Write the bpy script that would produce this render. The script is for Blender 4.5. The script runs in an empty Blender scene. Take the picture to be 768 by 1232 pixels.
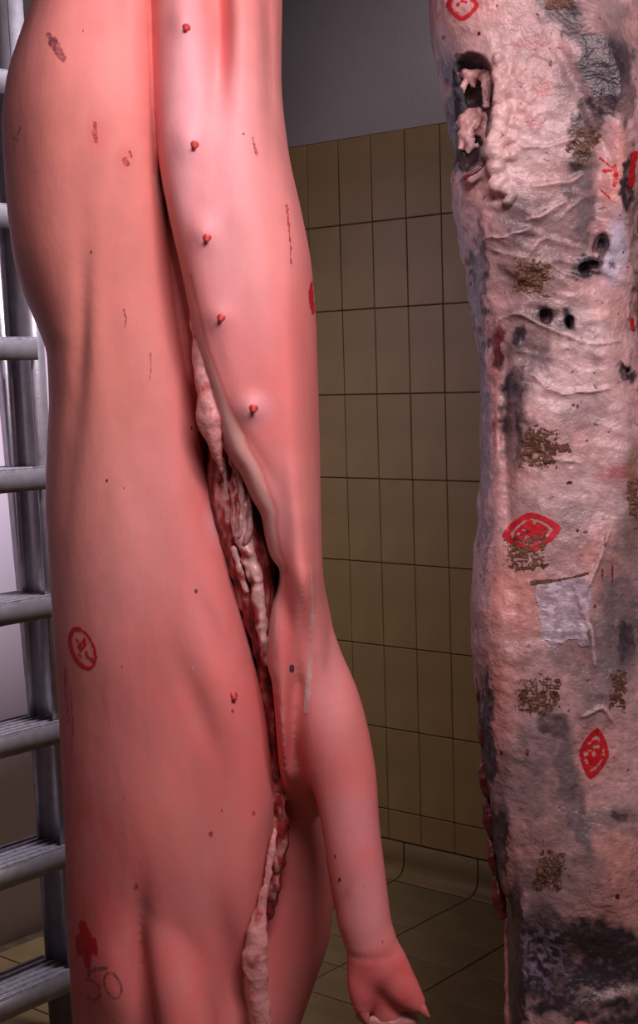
import bpy, math, random
import numpy as np
from mathutils import Matrix, Vector
from mathutils.bvhtree import BVHTree

random.seed(7)
scene = bpy.context.scene
COL = scene.collection

# ------------------------------------------------------------------ camera
F = 1757.9                     # focal length in pixels of the 768 x 1232 frame
H = 1.507                      # eye height
RIGHT = np.array([0.99954021, -0.00283981, -0.03018792])
UP = np.array([0.0303212, 0.09361449, 0.9951467])
FWD = np.array([0.0, 0.99560447, -0.09365755])
CAM = np.array([0.0, 0.0, H])
cd = bpy.data.cameras.new('camera')
cam = bpy.data.objects.new('camera', cd)
COL.objects.link(cam)
cd.sensor_fit = 'HORIZONTAL'
cd.sensor_width = 36.0
cd.lens = F / 768 * 36.0
cd.clip_start = 0.05
m = Matrix.Identity(4)
for i in range(3):
    m[i][0] = RIGHT[i]; m[i][1] = UP[i]; m[i][2] = -FWD[i]; m[i][3] = CAM[i]
cam.matrix_world = m
scene.camera = cam

# ------------------------------------------------------------------ world, lamps, exposure
scene.view_settings.view_transform = 'Standard'
scene.view_settings.look = 'None'
scene.view_settings.gamma = 1.0
scene.view_settings.exposure = 0.0
scene.view_settings.use_curve_mapping = False
w = bpy.data.worlds.new('world'); scene.world = w
w.use_nodes = True
w.node_tree.nodes['Background'].inputs[0].default_value = (0.80, 0.72, 0.80, 1)
w.node_tree.nodes['Background'].inputs[1].default_value = 0.05


def area(name, loc, target, sx, sy, power, color, spread=180):
    l = bpy.data.lights.new(name, 'AREA'); l.shape = 'RECTANGLE'
    l.size = sx; l.size_y = sy; l.energy = power; l.color = color
    l.spread = math.radians(spread)
    o = bpy.data.objects.new(name, l); COL.objects.link(o)
    o.location = loc
    o.rotation_euler = (Vector(target) - Vector(loc)).to_track_quat('-Z', 'Y').to_euler()
    return o


area('ceiling_lamp', (0.40, 0.80, 2.38), (0.0, 2.1, 1.15), 0.9, 0.35, 28.5, (1.0, 0.80, 0.835))
area('ceiling_lamp', (0.35, 3.0, 2.92), (-0.85, 3.75, 1.1), 0.5, 0.2, 13, (0.95, 0.86, 1.0), 65)


# ------------------------------------------------------------------ helpers: picture <-> place
def ray(px, py):
    px = np.asarray(px, float); py = np.asarray(py, float)
    return FWD + RIGHT * ((px - 384) / F)[..., None] + UP * ((616 - py) / F)[..., None]


def at(px, py, Y):
    v = ray(px, py)
    return CAM + v * (Y / v[..., 1:2])


def project(P):
    q = P - CAM
    z = q @ FWD
    return 384 + F * (q @ RIGHT) / z, 616 - F * (q @ UP) / z


def smooth_interp(zq, z, x):
    """monotone cubic interpolation of x over z"""
    z = np.asarray(z, float); x = np.asarray(x, float)
    o = np.argsort(z); z = z[o]; x = x[o]
    h = np.diff(z); s = np.diff(x) / h
    mm = np.zeros_like(x); mm[1:-1] = np.where(s[:-1] * s[1:] > 0, 2 * s[:-1] * s[1:] / (s[:-1] + s[1:] + 1e-12), 0)
    mm[0] = s[0]; mm[-1] = s[-1]
    zq = np.clip(zq, z[0], z[-1])
    k = np.clip(np.searchsorted(z, zq) - 1, 0, len(h) - 1)
    t = (zq - z[k]) / h[k]
    return ((2*t**3-3*t**2+1)*x[k] + (t**3-2*t**2+t)*h[k]*mm[k] + (-2*t**3+3*t**2)*x[k+1] + (t**3-t**2)*h[k]*mm[k+1])


def edge(pts, Y):
    """picture outline -> function x(z) on the plane y = Y"""
    a = np.array(pts, float)
    P = at(a[:, 0], a[:, 1], Y)
    return lambda zq: smooth_interp(zq, P[:, 2], P[:, 0])


_rng = np.random.default_rng(11)
_LAT = _rng.random((32, 32, 32)).astype(np.float32)


def vnoise(x, y, z, scale, seed=0):
    """value noise, -1..1"""
    x = x * scale + seed * 7.31; y = y * scale + seed * 3.17; z = z * scale + seed * 5.71
    xi = np.floor(x).astype(np.int32); yi = np.floor(y).astype(np.int32); zi = np.floor(z).astype(np.int32)
    fx = (x - xi).astype(np.float32); fy = (y - yi).astype(np.float32); fz = (z - zi).astype(np.float32)
    fx = fx*fx*(3-2*fx); fy = fy*fy*(3-2*fy); fz = fz*fz*(3-2*fz)
    r = 0
    for a in (0, 1):
        wx = fx if a else 1-fx
        for b in (0, 1):
            wy = fy if b else 1-fy
            for c in (0, 1):
                wz = fz if c else 1-fz
                r = r + wx*wy*wz*_LAT[(xi+a) & 31, (yi+b) & 31, (zi+c) & 31]
    return r*2-1


def fbm(x, y, z, scale, seed=0, octv=3):
    r = 0; a = 1.0; t = 0
    for i in range(octv):
        r = r + a*vnoise(x, y, z, scale*2**i, seed+i*3); t += a; a *= 0.5
    return r/t


def surface_nets(fn, lo, hi, h):
    """mesh of fn = 0 over a box; fn takes broadcastable X, Y, Z"""
    n = [int(math.ceil((hi[i]-lo[i])/h))+1 for i in range(3)]
    X = (lo[0]+h*np.arange(n[0], dtype=np.float32))[:, None, None]
    Y = (lo[1]+h*np.arange(n[1], dtype=np.float32))[None, :, None]
    Z = (lo[2]+h*np.arange(n[2], dtype=np.float32))[None, None, :]
    d = np.ascontiguousarray(np.broadcast_to(fn(X, Y, Z), n)).astype(np.float32)
    d[0] = d[-1] = 1; d[:, 0] = d[:, -1] = 1; d[:, :, 0] = d[:, :, -1] = 1
    s = d < 0
    cnt = np.zeros([k-1 for k in n], np.int8)
    for a in (0, 1):
        for b in (0, 1):
            for c in (0, 1):
                cnt += s[a:n[0]-1+a, b:n[1]-1+b, c:n[2]-1+c]
    act = np.argwhere((cnt > 0) & (cnt < 8))
    idx = -np.ones(cnt.shape, np.int32)
    idx[act[:, 0], act[:, 1], act[:, 2]] = np.arange(len(act))
    pos = np.zeros((len(act), 3), np.float64); num = np.zeros(len(act))
    cor = [(a, b, c) for a in (0, 1) for b in (0, 1) for c in (0, 1)]
    for p in cor:
        for ax in range(3):
            if p[ax]:
                continue
            q = list(p); q[ax] = 1
            d0 = d[act[:, 0]+p[0], act[:, 1]+p[1], act[:, 2]+p[2]]
            d1 = d[act[:, 0]+q[0], act[:, 1]+q[1], act[:, 2]+q[2]]
            c = (d0 < 0) != (d1 < 0)
            t = np.where(c, d0/(d0-d1+1e-20), 0)
            for k in range(3):
                pos[:, k] += np.where(c, p[k]+(t if k == ax else 0), 0)
            num += c
    pos = (act+pos/num[:, None])*h+np.array(lo)
    quads = []
    for ax in range(3):
        b, c = (ax+1) % 3, (ax+2) % 3
        sl0 = [slice(None)]*3; sl1 = [slice(None)]*3
        sl0[ax] = slice(0, -1); sl1[ax] = slice(1, None)
        for o in (b, c):
            sl0[o] = slice(1, -1); sl1[o] = slice(1, -1)
        s0 = s[tuple(sl0)]; s1 = s[tuple(sl1)]
        e = np.argwhere(s0 != s1)
        inside = s0[e[:, 0], e[:, 1], e[:, 2]]
        base = e.copy(); base[:, b] += 1; base[:, c] += 1
        def cell(db, dc):
            q = base.copy(); q[:, b] += db; q[:, c] += dc
            return idx[q[:, 0], q[:, 1], q[:, 2]]
        q = np.stack([cell(-1, -1), cell(0, -1), cell(0, 0), cell(-1, 0)], 1)
        q[~inside] = q[~inside][:, ::-1]
        quads.append(q)
    return pos, np.concatenate(quads)


def relax(pos, quads, it=2, lam=0.5):
    e = np.concatenate([quads[:, [0, 1]], quads[:, [1, 2]], quads[:, [2, 3]], quads[:, [3, 0]]])
    n = len(pos)
    deg = np.bincount(e[:, 0], minlength=n)+np.bincount(e[:, 1], minlength=n)
    for _ in range(it):
        acc = np.zeros_like(pos)
        for k in range(3):
            acc[:, k] = np.bincount(e[:, 0], pos[e[:, 1], k], n)+np.bincount(e[:, 1], pos[e[:, 0], k], n)
        pos = pos+lam*(acc/np.maximum(deg, 1)[:, None]-pos)
    return pos


def link(name, me, mat, parent=None):
    o = bpy.data.objects.new(name, me)
    COL.objects.link(o)
    if mat is not None and not me.materials:
        me.materials.append(mat)
    if parent is not None:
        o.parent = parent
        o.matrix_parent_inverse = PINV[parent.name]
    PINV[o.name] = Matrix.Identity(4)
    return o


PINV = {}


def mesh_np(name, V, Fc, smooth=True, color=None):
    me = bpy.data.meshes.new(name)
    V = np.asarray(V, np.float32); Fc = np.asarray(Fc, np.int32)
    k = Fc.shape[1]
    me.vertices.add(len(V)); me.vertices.foreach_set('co', V.ravel())
    me.loops.add(Fc.size); me.loops.foreach_set('vertex_index', Fc.ravel())
    me.polygons.add(len(Fc))
    me.polygons.foreach_set('loop_start', np.arange(0, Fc.size, k, dtype=np.int32))
    if smooth:
        me.polygons.foreach_set('use_smooth', np.ones(len(Fc), bool))
    if color is not None:
        a = me.color_attributes.new('tint', 'FLOAT_COLOR', 'POINT')
        c = np.ones((len(V), 4), np.float32); c[:, :3] = color
        a.data.foreach_set('color', c.ravel())
    me.update(calc_edges=True)
    return me


def thing(name, label, cat, loc, group=None):
    o = bpy.data.objects.new(name, None); COL.objects.link(o)
    o.location = loc; o.empty_display_size = 0.1
    o['label'] = label; o['category'] = cat
    if group: o['group'] = group
    PINV[o.name] = Matrix.Translation(Vector(loc)).inverted()
    return o


def boxmesh(name, sx, sy, sz, bev=0.0):
    """box centred on the origin, with chamfered long edges when bev > 0"""
    import bmesh
    bm = bmesh.new(); bmesh.ops.create_cube(bm, size=1)
    bmesh.ops.scale(bm, vec=(sx, sy, sz), verts=bm.verts)
    if bev:
        bmesh.ops.bevel(bm, geom=bm.edges[:], offset=bev, segments=1, affect='EDGES')
    me = bpy.data.meshes.new(name); bm.to_mesh(me); bm.free()
    return me


def srgb(r, g, b):
    f = lambda c: ((c/255+0.055)/1.055)**2.4 if c > 10 else c/255/12.92
    return (f(r), f(g), f(b))


# ------------------------------------------------------------------ materials
def material(name, base=(0.5, 0.5, 0.5), rough=0.5, metal=0.0, spec=0.5, noise=None, bump=None, attr=False, alpha=None, sss=0.0, speck=None, coat=0.0):
    m = bpy.data.materials.new(name); m.use_nodes = True
    nt = m.node_tree; N = nt.nodes; L = nt.links
    p = N['Principled BSDF']
    p.inputs['Base Color'].default_value = (*base, 1); p.inputs['Roughness'].default_value = rough
    p.inputs['Metallic'].default_value = metal; p.inputs['Specular IOR Level'].default_value = spec
    p.inputs['Coat Weight'].default_value = coat; p.inputs['Coat Roughness'].default_value = 0.25
    if sss:
        p.inputs['Subsurface Weight'].default_value = sss
        p.inputs['Subsurface Radius'].default_value = (1.0, 0.35, 0.25)
        p.inputs['Subsurface Scale'].default_value = 0.008
    tc = N.new('ShaderNodeTexCoord')
    out = None
    if attr:
        a = N.new('ShaderNodeAttribute'); a.attribute_name = 'tint'; out = a.outputs['Color']
    if noise:
        scale, amp, stretch = noise
        mp = N.new('ShaderNodeMapping'); mp.inputs['Scale'].default_value = stretch
        L.new(tc.outputs['Object'], mp.inputs[0])
        t = N.new('ShaderNodeTexNoise'); t.inputs['Scale'].default_value = scale; t.inputs['Detail'].default_value = 5
        L.new(mp.outputs[0], t.inputs['Vector'])
        r = N.new('ShaderNodeMapRange'); r.inputs[1].default_value = 0.3; r.inputs[2].default_value = 0.7
        r.inputs[3].default_value = 1-amp; r.inputs[4].default_value = 1+amp
        L.new(t.outputs[0], r.inputs[0])
        mx = N.new('ShaderNodeVectorMath'); mx.operation = 'SCALE'
        if out: L.new(out, mx.inputs[0])
        else: mx.inputs[0].default_value = base
        L.new(r.outputs[0], mx.inputs['Scale']); out = mx.outputs[0]
    if speck:
        scale, lo, hi, colr = speck
        t = N.new('ShaderNodeTexNoise'); t.inputs['Scale'].default_value = scale; t.inputs['Detail'].default_value = 4
        L.new(tc.outputs['Object'], t.inputs['Vector'])
        r = N.new('ShaderNodeMapRange'); r.inputs[1].default_value = lo; r.inputs[2].default_value = hi
        L.new(t.outputs[0], r.inputs[0])
        mx = N.new('ShaderNodeMix'); mx.data_type = 'RGBA'
        L.new(r.outputs[0], mx.inputs['Factor'])
        if out: L.new(out, mx.inputs['A'])
        else: mx.inputs['A'].default_value = (*base, 1)
        mx.inputs['B'].default_value = (*colr, 1); out = mx.outputs['Result']
    if out: L.new(out, p.inputs['Base Color'])
    if bump:
        prev = None
        for scale, dist, stretch in bump:
            mp = N.new('ShaderNodeMapping'); mp.inputs['Scale'].default_value = stretch
            L.new(tc.outputs['Object'], mp.inputs[0])
            t = N.new('ShaderNodeTexNoise'); t.inputs['Scale'].default_value = scale; t.inputs['Detail'].default_value = 4
            L.new(mp.outputs[0], t.inputs['Vector'])
            b = N.new('ShaderNodeBump'); b.inputs['Strength'].default_value = 1.0; b.inputs['Distance'].default_value = dist
            L.new(t.outputs[0], b.inputs['Height'])
            if prev: L.new(prev, b.inputs['Normal'])
            prev = b.outputs[0]
        L.new(prev, p.inputs['Normal'])
    if alpha:
        scale, lo, hi = alpha
        t = N.new('ShaderNodeTexNoise'); t.inputs['Scale'].default_value = scale; t.inputs['Detail'].default_value = 3
        L.new(tc.outputs['Object'], t.inputs['Vector'])
        r = N.new('ShaderNodeMapRange'); r.inputs[1].default_value = 0.3; r.inputs[2].default_value = 0.7
        r.inputs[3].default_value = lo; r.inputs[4].default_value = hi
        L.new(t.outputs[0], r.inputs[0]); L.new(r.outputs[0], p.inputs['Alpha'])
    return m


ONE = (1, 1, 1)
M_skin = material('pig_skin', rough=0.55, spec=0.3, attr=True, noise=(14, 0.07, (1, 1, 0.5)), bump=[(300, 0.00022, ONE), (26, 0.0016, (1, 1, 0.35))], sss=0.12)
M_fat = material('pork_fat', (0.62, 0.275, 0.26), 0.4, spec=0.4, noise=(60, 0.2, ONE), bump=[(90, 0.003, ONE)], speck=(35, 0.58, 0.7, (0.45, 0.09, 0.09)))
M_meat = material('raw_meat', (0.20, 0.02, 0.022), 0.35, spec=0.5, noise=(70, 0.5, (1, 1, 0.4)), bump=[(90, 0.003, ONE)])
M_rib = material('rib_bone', (0.52, 0.30, 0.28), 0.4, noise=(60, 0.2, ONE), bump=[(100, 0.002, ONE)], speck=(40, 0.55, 0.68, (0.30, 0.05, 0.05)))
M_teat = material('teat_skin', (0.56, 0.055, 0.05), 0.45)
M_nail = material('toenail', (0.60, 0.16, 0.14), 0.35, noise=(80, 0.2, ONE))
M_ink = material("red_ink", (0.60, 0.006, 0.016), 0.5, alpha=(220, 0.5, 1.3))
M_inkthin = material('thin_red_ink', (0.45, 0.015, 0.03), 0.5, alpha=(200, 0.15, 0.85))
M_inkgrey = material('grey_ink', (0.11, 0.10, 0.09), 0.5, alpha=(160, 0.0, 0.75))
M_bruise = material('bruise', (0.20, 0.03, 0.07), 0.5, alpha=(180, 0.1, 0.8))
M_scratch = material('scratch', (0.42, 0.03, 0.035), 0.5, alpha=(250, 0.1, 0.75))
M_mole = material('dark_mole', (0.09, 0.04, 0.045), 0.6)
M_smear = material('fat_smear', (0.78, 0.60, 0.57), 0.35, alpha=(60, 0.1, 0.75))
M_beef = material('beef_surface', rough=0.36, spec=0.5, attr=True, noise=(90, 0.16, (1, 1, 0.8)), bump=[(45, 0.0022, (1, 1, 1.5)), (170, 0.0018, ONE)], speck=(95, 0.655, 0.72, (0.16, 0.07, 0.065)))
M_beeffat = material('beef_fat', (0.54, 0.31, 0.30), 0.4, noise=(80, 0.3, ONE), bump=[(70, 0.003, ONE)], speck=(45, 0.52, 0.66, (0.16, 0.05, 0.05)))
M_membrane = material('membrane', (0.62, 0.42, 0.40), 0.4, noise=(60, 0.2, ONE), bump=[(80, 0.002, ONE)])
M_crust = material('brown_scab', (0.125, 0.053, 0.028), 0.6, noise=(120, 0.5, ONE), bump=[(150, 0.003, ONE)])
M_bone = material('beef_bone', (0.13, 0.018, 0.022), 0.4, noise=(60, 0.5, ONE), bump=[(80, 0.004, ONE)], speck=(30, 0.6, 0.72, (0.45, 0.25, 0.22)))
M_foil = material('pale_film', (0.60, 0.50, 0.57), 0.3, noise=(60, 0.25, ONE), bump=[(45, 0.005, (0.6, 1, 1.6))], alpha=(90, 0.2, 1.2))
M_tile = material('wall_tile', (0.30, 0.205, 0.085), 0.32, spec=0.4, noise=(6, 0.12, ONE), bump=[(25, 0.0012, ONE)])
M_grout = material('grout', (0.15, 0.10, 0.045), 0.9, noise=(30, 0.3, ONE))
M_plaster = material('plaster', (0.50, 0.50, 0.46), 0.8, noise=(5, 0.05, ONE), bump=[(150, 0.001, ONE)])
M_panel = material('white_panel', (0.72, 0.62, 0.71), 0.4, noise=(2, 0.04, ONE))
M_floortile = material('floor_tile', (0.155, 0.11, 0.05), 0.4, spec=0.4, noise=(8, 0.15, ONE), bump=[(60, 0.0015, ONE)])
M_alu = material('aluminium', (0.50, 0.47, 0.50), 0.38, metal=0.7, noise=(40, 0.12, (1, 1, 1)), bump=[(200, 0.0006, ONE)])
M_tread = material('ribbed_aluminium', (0.42, 0.40, 0.44), 0.5, metal=0.5, noise=(90, 0.3, (1, 1, 1)), bump=[(120, 0.002, ONE)])
M_dark = material('dark_rubber', (0.05, 0.04, 0.045), 0.6)

# ------------------------------------------------------------------ the room
TH = 0.69605
D = np.array([math.cos(TH), -math.sin(TH), 0.0])         # along the tiled wall, to the right
NI = np.array([-math.sin(TH), -math.cos(TH), 0.0])       # out of the tiled wall into the room
P0 = np.array([0.18074, 4.30956, 0.0])
TW, TB = 0.1217, 0.25
ZTOP = 2.1945
SL = -0.512                                              # the white wall on the left


def stz(s, t, z):
    return P0+D*s+NI*t+np.array([0, 0, z])


def slab(name, s0, s1, t0, t1, z0, z1, mat):
    V = [stz(s, t, z) for z in (z0, z1) for t in (t0, t1) for s in (s0, s1)]
    Fc = [[0, 1, 3, 2], [4, 6, 7, 5], [0, 4, 5, 1], [2, 3, 7, 6], [0, 2, 6, 4], [1, 5, 7, 3]]
    me = mesh_np(name, V, Fc, smooth=False)
    o = link(name, me, mat); o['kind'] = 'structure'
    return o


ROTZ = Matrix.Rotation(-TH, 4, 'Z')
floor = slab('floor', SL, 3.2, 0.0, 5.2, -0.1, -0.004, M_grout)
wall_back = slab('wall_back', SL-0.1, 3.2, -0.12, -0.005, -0.1, ZTOP, M_grout)
wall_top = slab('wall_upper', SL-0.1, 3.2, -0.12, -0.001, ZTOP, 3.0, M_plaster)
wall_left = slab('wall_left', SL-0.1, SL, 0.0, 5.2, -0.1, 3.0, M_panel)
ceiling = slab('ceiling', SL-0.1, 3.2, -0.12, 5.2, 3.0, 3.1, M_plaster)

# wall tiles, each a piece of the tiled wall
jo = 0.0036
tile_me = boxmesh('tile', TW-jo, 0.010, TB-jo, 0.0012)
tile_me.materials.append(M_tile)
half_me = boxmesh('tile_cut', TW-jo, 0.010, 0.092-jo, 0.0012)
half_me.materials.append(M_tile)
for j in range(-4, 22):
    for i in range(0, 9):
        if i == 8:
            me, zc, = half_me, ZTOP-TB*8-0.046
        else:
            me, zc = tile_me, ZTOP-TB*i-TB/2
        s = TW*(j-2)+TW/2
        if s < SL+0.06: continue
        o = link('tile', me, None, wall_back)
        dz = random.uniform(-1, 1)
        o.matrix_world = Matrix.Translation(Vector(stz(s, -0.005+random.uniform(0, 0.0012), zc))) @ Matrix.Rotation(-TH+dz*0.006, 4, 'Z') @ Matrix.Rotation(random.uniform(-.003, .003), 4, 'X')

# coved skirting tiles along the foot of the wall
zc1 = ZTOP-TB*8-0.092


def cove_mesh(wd):
    prof = [(-0.006, zc1-0.002), (0.002, zc1-0.004), (0.003, 0.045)]
    for k in range(1, 7):
        a = k/6*math.pi/2
        prof.append((0.003+0.036*(1-math.cos(a)), 0.045-0.042*math.sin(a)))
    prof += [(0.05, 0.001), (0.05, -0.004), (-0.006, -0.004)]
    V = []; Fc = []
    n = len(prof)
    for x in (-wd/2, wd/2):
        for (t, z) in prof: V.append((x, -t, z))
    for k in range(n):
        q = (k+1) % n
        Fc.append([k, q, q+n, k+n])
    return mesh_np('skirting_tile', V, Fc, smooth=False)


M_skirt = material('skirting_tile', (0.20, 0.138, 0.058), 0.4, spec=0.3, noise=(8, 0.15, ONE))
cove = cove_mesh(0.2605); cove.materials.append(M_skirt)
for k in range(-2, 11):
    sc_ = 0.058+0.2648*k+0.1324
    if sc_-0.13 < SL: continue
    o = link('skirting_tile', cove, None, wall_back)
    o.matrix_world = Matrix.Translation(Vector(stz(sc_, 0, 0))) @ ROTZ

# floor tiles: columns square to the wall
ft = boxmesh('floor_tile', 0.2648-0.006, 0.157-0.005, 0.010, 0.0012); ft.materials.append(M_floortile)
for k in range(-2, 9):
    s = 0.058+0.2648*k+0.1324
    if s < SL+0.12: continue
    off = 0.0 if k % 2 else 0.0
    for q in range(0, 22):
        t = 0.05+0.122+0.157*q-0.0785+off
        if t < 0.12: t = 0.1325
        if t > 3.2: continue
        o = link('floor_tile', ft, None, floor)
        o.matrix_world = Matrix.Translation(Vector(stz(s, t, -0.005+random.uniform(0, 0.0008)))) @ ROTZ @ Matrix.Rotation(random.uniform(-.003, .003), 4, 'X')


# ------------------------------------------------------------------ SDF pieces
def sell(X, Y, xl, xr, yf, yb, nl, nr, mid=0.5):
    """upright body with a super-elliptic section between x limits and depth limits"""
    cx = xl+(xr-xl)*mid
    al = cx-xl; ar = xr-cx
    cy = (yf+yb)/2; b = (yb-yf)/2
    u = (X-cx); u = np.where(u < 0, u/al, u/ar)
    n = np.where(u < 0, nl, nr)
    v = np.abs((Y-cy)/b)
    q = (np.abs(u)**n+v**n)**(1/n)
    return (q-1)*np.minimum(np.minimum(al, ar), b)


def smin(a, b, k):
    h = np.clip(0.5+0.5*(b-a)/k, 0, 1)
    return b*(1-h)+a*h-k*h*(1-h)


def capsule(X, Y, Z, a, b, ra, rb, sq=1.0):
    ax, ay, az = a; dx, dy, dz = (b[i]-a[i] for i in range(3))
    L = dx*dx+dy*dy+dz*dz+1e-9
    t = np.clip(((X-ax)*dx+(Y-ay)*dy+(Z-az)*dz)/L, 0, 1)
    return np.sqrt((X-ax-dx*t)**2+((Y-ay-dy*t)/sq)**2+(Z-az-dz*t)**2)-(ra+(rb-ra)*t)


def chain(X, Y, Z, pts, k=0.02, sq=1.0, n=0):
    """tapered tube through points (px, py, depth, radius in pixels at that depth), resampled along a smooth curve"""
    W = np.array([[*at(p[0], p[1], p[2]), p[3]*p[2]/F] for p in pts])
    if len(W) > 2:
        t = np.concatenate([[0], np.cumsum(np.linalg.norm(np.diff(W[:, :3], axis=0), axis=1))])
        tq = np.linspace(0, t[-1], max(n, 4*len(W)))
        W = np.stack([smooth_interp(tq, t, W[:, i]) for i in range(4)], 1)
    pad = 0.05
    sl = []
    for ax, G in enumerate((X[:, 0, 0], Y[0, :, 0], Z[0, 0])):
        lo_ = (W[:, ax]-W[:, 3]*sq).min()-pad; hi_ = (W[:, ax]+W[:, 3]*sq).max()+pad
        k0, k1 = np.searchsorted(G, [lo_, hi_]); sl.append(slice(k0, max(k1, k0+1)))
    r = np.full((X.shape[0], Y.shape[1], Z.shape[2]), pad, np.float32)
    x, y, z = X[sl[0]], Y[:, sl[1]], Z[:, :, sl[2]]
    if 0 in (x.size, y.size, z.size): return r
    q = None
    for a, b in zip(W[:-1], W[1:]):
        c = capsule(x, y, z, a[:3].astype(np.float32), b[:3].astype(np.float32), np.float32(a[3]), np.float32(b[3]), sq)
        q = c if q is None else np.minimum(q, c)
    r[sl[0], sl[1], sl[2]] = np.minimum(q, pad)
    return r


def chain_box(pts, pad):
    P = np.array([at(p[0], p[1], p[2]) for p in pts]); R = np.array([p[3]*p[2]/F for p in pts])[:, None]
    return (P-R).min(0)-pad, (P+R).max(0)+pad


def blob_part(name, pts, mat, parent, h=0.003, k=0.012, amp=0.0, nscale=60, sq=1.0, seed=0, it=2, paint=None):
    groups = pts if isinstance(pts[0], list) else [pts]
    lo, hi = chain_box([p for g_ in groups for p in g_], amp+3*h)
    def fn(X, Y, Z):
        d = chain(X, Y, Z, groups[0], k, sq)
        for g_ in groups[1:]: d = smin(d, chain(X, Y, Z, g_, k, sq), k)
        if amp: d = d-amp*fbm(X+0*d, Y+0*d, Z+0*d, nscale, seed, 2)
        return d
    V, Q = surface_nets(fn, lo, hi, h)
    V = relax(V, Q, it)
    col = paint(V, *project(V)) if paint else None
    return link(name, mesh_np(name, V, Q, color=col), mat, parent)


def bump_at(X, Z, px, py, Y, rx, ry, ang=0):
    """gaussian weight around a picture point, radii in pixels, long axis turned by ang"""
    c = at(px, py, Y); sx = rx*Y/F; sz = ry*Y/F
    ca, sa = math.cos(ang), math.sin(ang)
    dx = X-c[0]; dz = Z-c[2]
    u = (dx*ca+dz*sa)/sx; v = (-dx*sa+dz*ca)/sz
    return np.exp(-(u*u+v*v))


def spots(px, py, lst, sharp=1.0):
    """sum of soft painted patches: (x, y, rx, ry, weight, turn in degrees)"""
    r = np.zeros_like(px)
    for it in lst:
        x, y, rx, ry, wgt = it[:5]; a = math.radians(it[5]) if len(it) > 5 else 0
        ca, sa = math.cos(a), math.sin(a)
        u = ((px-x)*ca+(py-y)*sa)/rx; v = (-(px-x)*sa+(py-y)*ca)/ry
        r = np.maximum(r, wgt*np.clip((1.5-np.sqrt(u*u+v*v))*sharp, 0, 1))
    return r


def mixc(c, col, f):
    f = np.clip(f, 0, 1)[:, None]
    return c*(1-f)+np.array(col)[None]*f


def make_bvh(V, Q):
    return BVHTree.FromPolygons([tuple(v) for v in V.tolist()], Q.tolist())


def hit(bvh, px, py):
    d = Vector(ray(px, py)); d.normalize()
    loc, nor, i, dist = bvh.ray_cast(Vector(CAM), d)
    return loc, nor


def decal(name, parent, bvh, box, mask, mat, step=1.2, lift=0.0007, relief=0.0):
    """thin layer that follows the surface, cut to the shape mask(px, py)"""
    x0, y0, x1, y1 = box
    nx = max(2, int((x1-x0)/step)); ny = max(2, int((y1-y0)/step))
    gx = np.linspace(x0, x1, nx+1); gy = np.linspace(y0, y1, ny+1)
    cxs = (gx[1:]+gx[:-1])/2; cys = (gy[1:]+gy[:-1])/2
    A, B = np.meshgrid(cxs, cys, indexing='ij')
    keep = mask(A, B)
    ids = {}; V = []; Fc = []
    ref = None
    def vert(i, j):
        if (i, j) in ids: return ids[i, j]
        loc, nor = hit(bvh, gx[i], gy[j])
        if loc is None:
            ids[i, j] = None; return None
        if nor.dot(Vector(CAM)-loc) < 0: nor = -nor
        k = lift+(relief*random.random() if relief else 0)
        V.append(tuple(loc+nor*k)); ids[i, j] = len(V)-1
        return ids[i, j]
    for i in range(nx):
        for j in range(ny):
            if keep[i, j]:
                q = [vert(i, j), vert(i, j+1), vert(i+1, j+1), vert(i+1, j)]
                if None in q: continue
                P = [Vector(V[t]) for t in q]
                if max((P[0]-P[2]).length, (P[1]-P[3]).length) > 0.02: continue
                Fc.append(q)
    if not Fc: return None
    return link(name, mesh_np(name, V, Fc), mat, parent)


def stroke_mask(lines):
    """lines: list of (polyline, half width or (w0, w1)); soft irregular edges"""
    def fn(A, B):
        keep = np.zeros(A.shape, bool)
        jit = vnoise(A, B, A*0, 0.35, 5)*0.9
        for pl, wd in lines:
            w0, w1 = wd if isinstance(wd, tuple) else (wd, wd)
            n = len(pl)-1
            for k in range(n):
                (xa, ya), (xb, yb) = pl[k], pl[k+1]
                dx, dy = xb-xa, yb-ya; L = dx*dx+dy*dy+1e-9
                t = np.clip(((A-xa)*dx+(B-ya)*dy)/L, 0, 1)
                dd = np.hypot(A-xa-dx*t, B-ya-dy*t)
                wq = w0+(w1-w0)*((k+t)/n)
                keep |= dd+jit*np.minimum(wq, 2)*0.4 < wq
        return keep
    return fn


def strokes(name, parent, bvh, lines, mat, step=1.1, lift=0.0007, relief=0.0):
    xs = [p[0] for l in lines for p in l[0]]; ys = [p[1] for l in lines for p in l[0]]
    mw = max((max(l[1]) if isinstance(l[1], tuple) else l[1]) for l in lines)+3
    return decal(name, parent, bvh, (min(xs)-mw, min(ys)-mw, max(xs)+mw, max(ys)+mw), stroke_mask(lines), mat, step, lift, relief)


def ellipse_pts(cx, cy, rx, ry, ang, n=36, a0=0, a1=360):
    r = []
    for k in range(n+1):
        a = math.radians(a0+(a1-a0)*k/n)
        u, v = rx*math.cos(a), ry*math.sin(a); b = math.radians(ang)
        r.append((cx+u*math.cos(b)-v*math.sin(b), cy+u*math.sin(b)+v*math.cos(b)))
    return r


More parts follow.
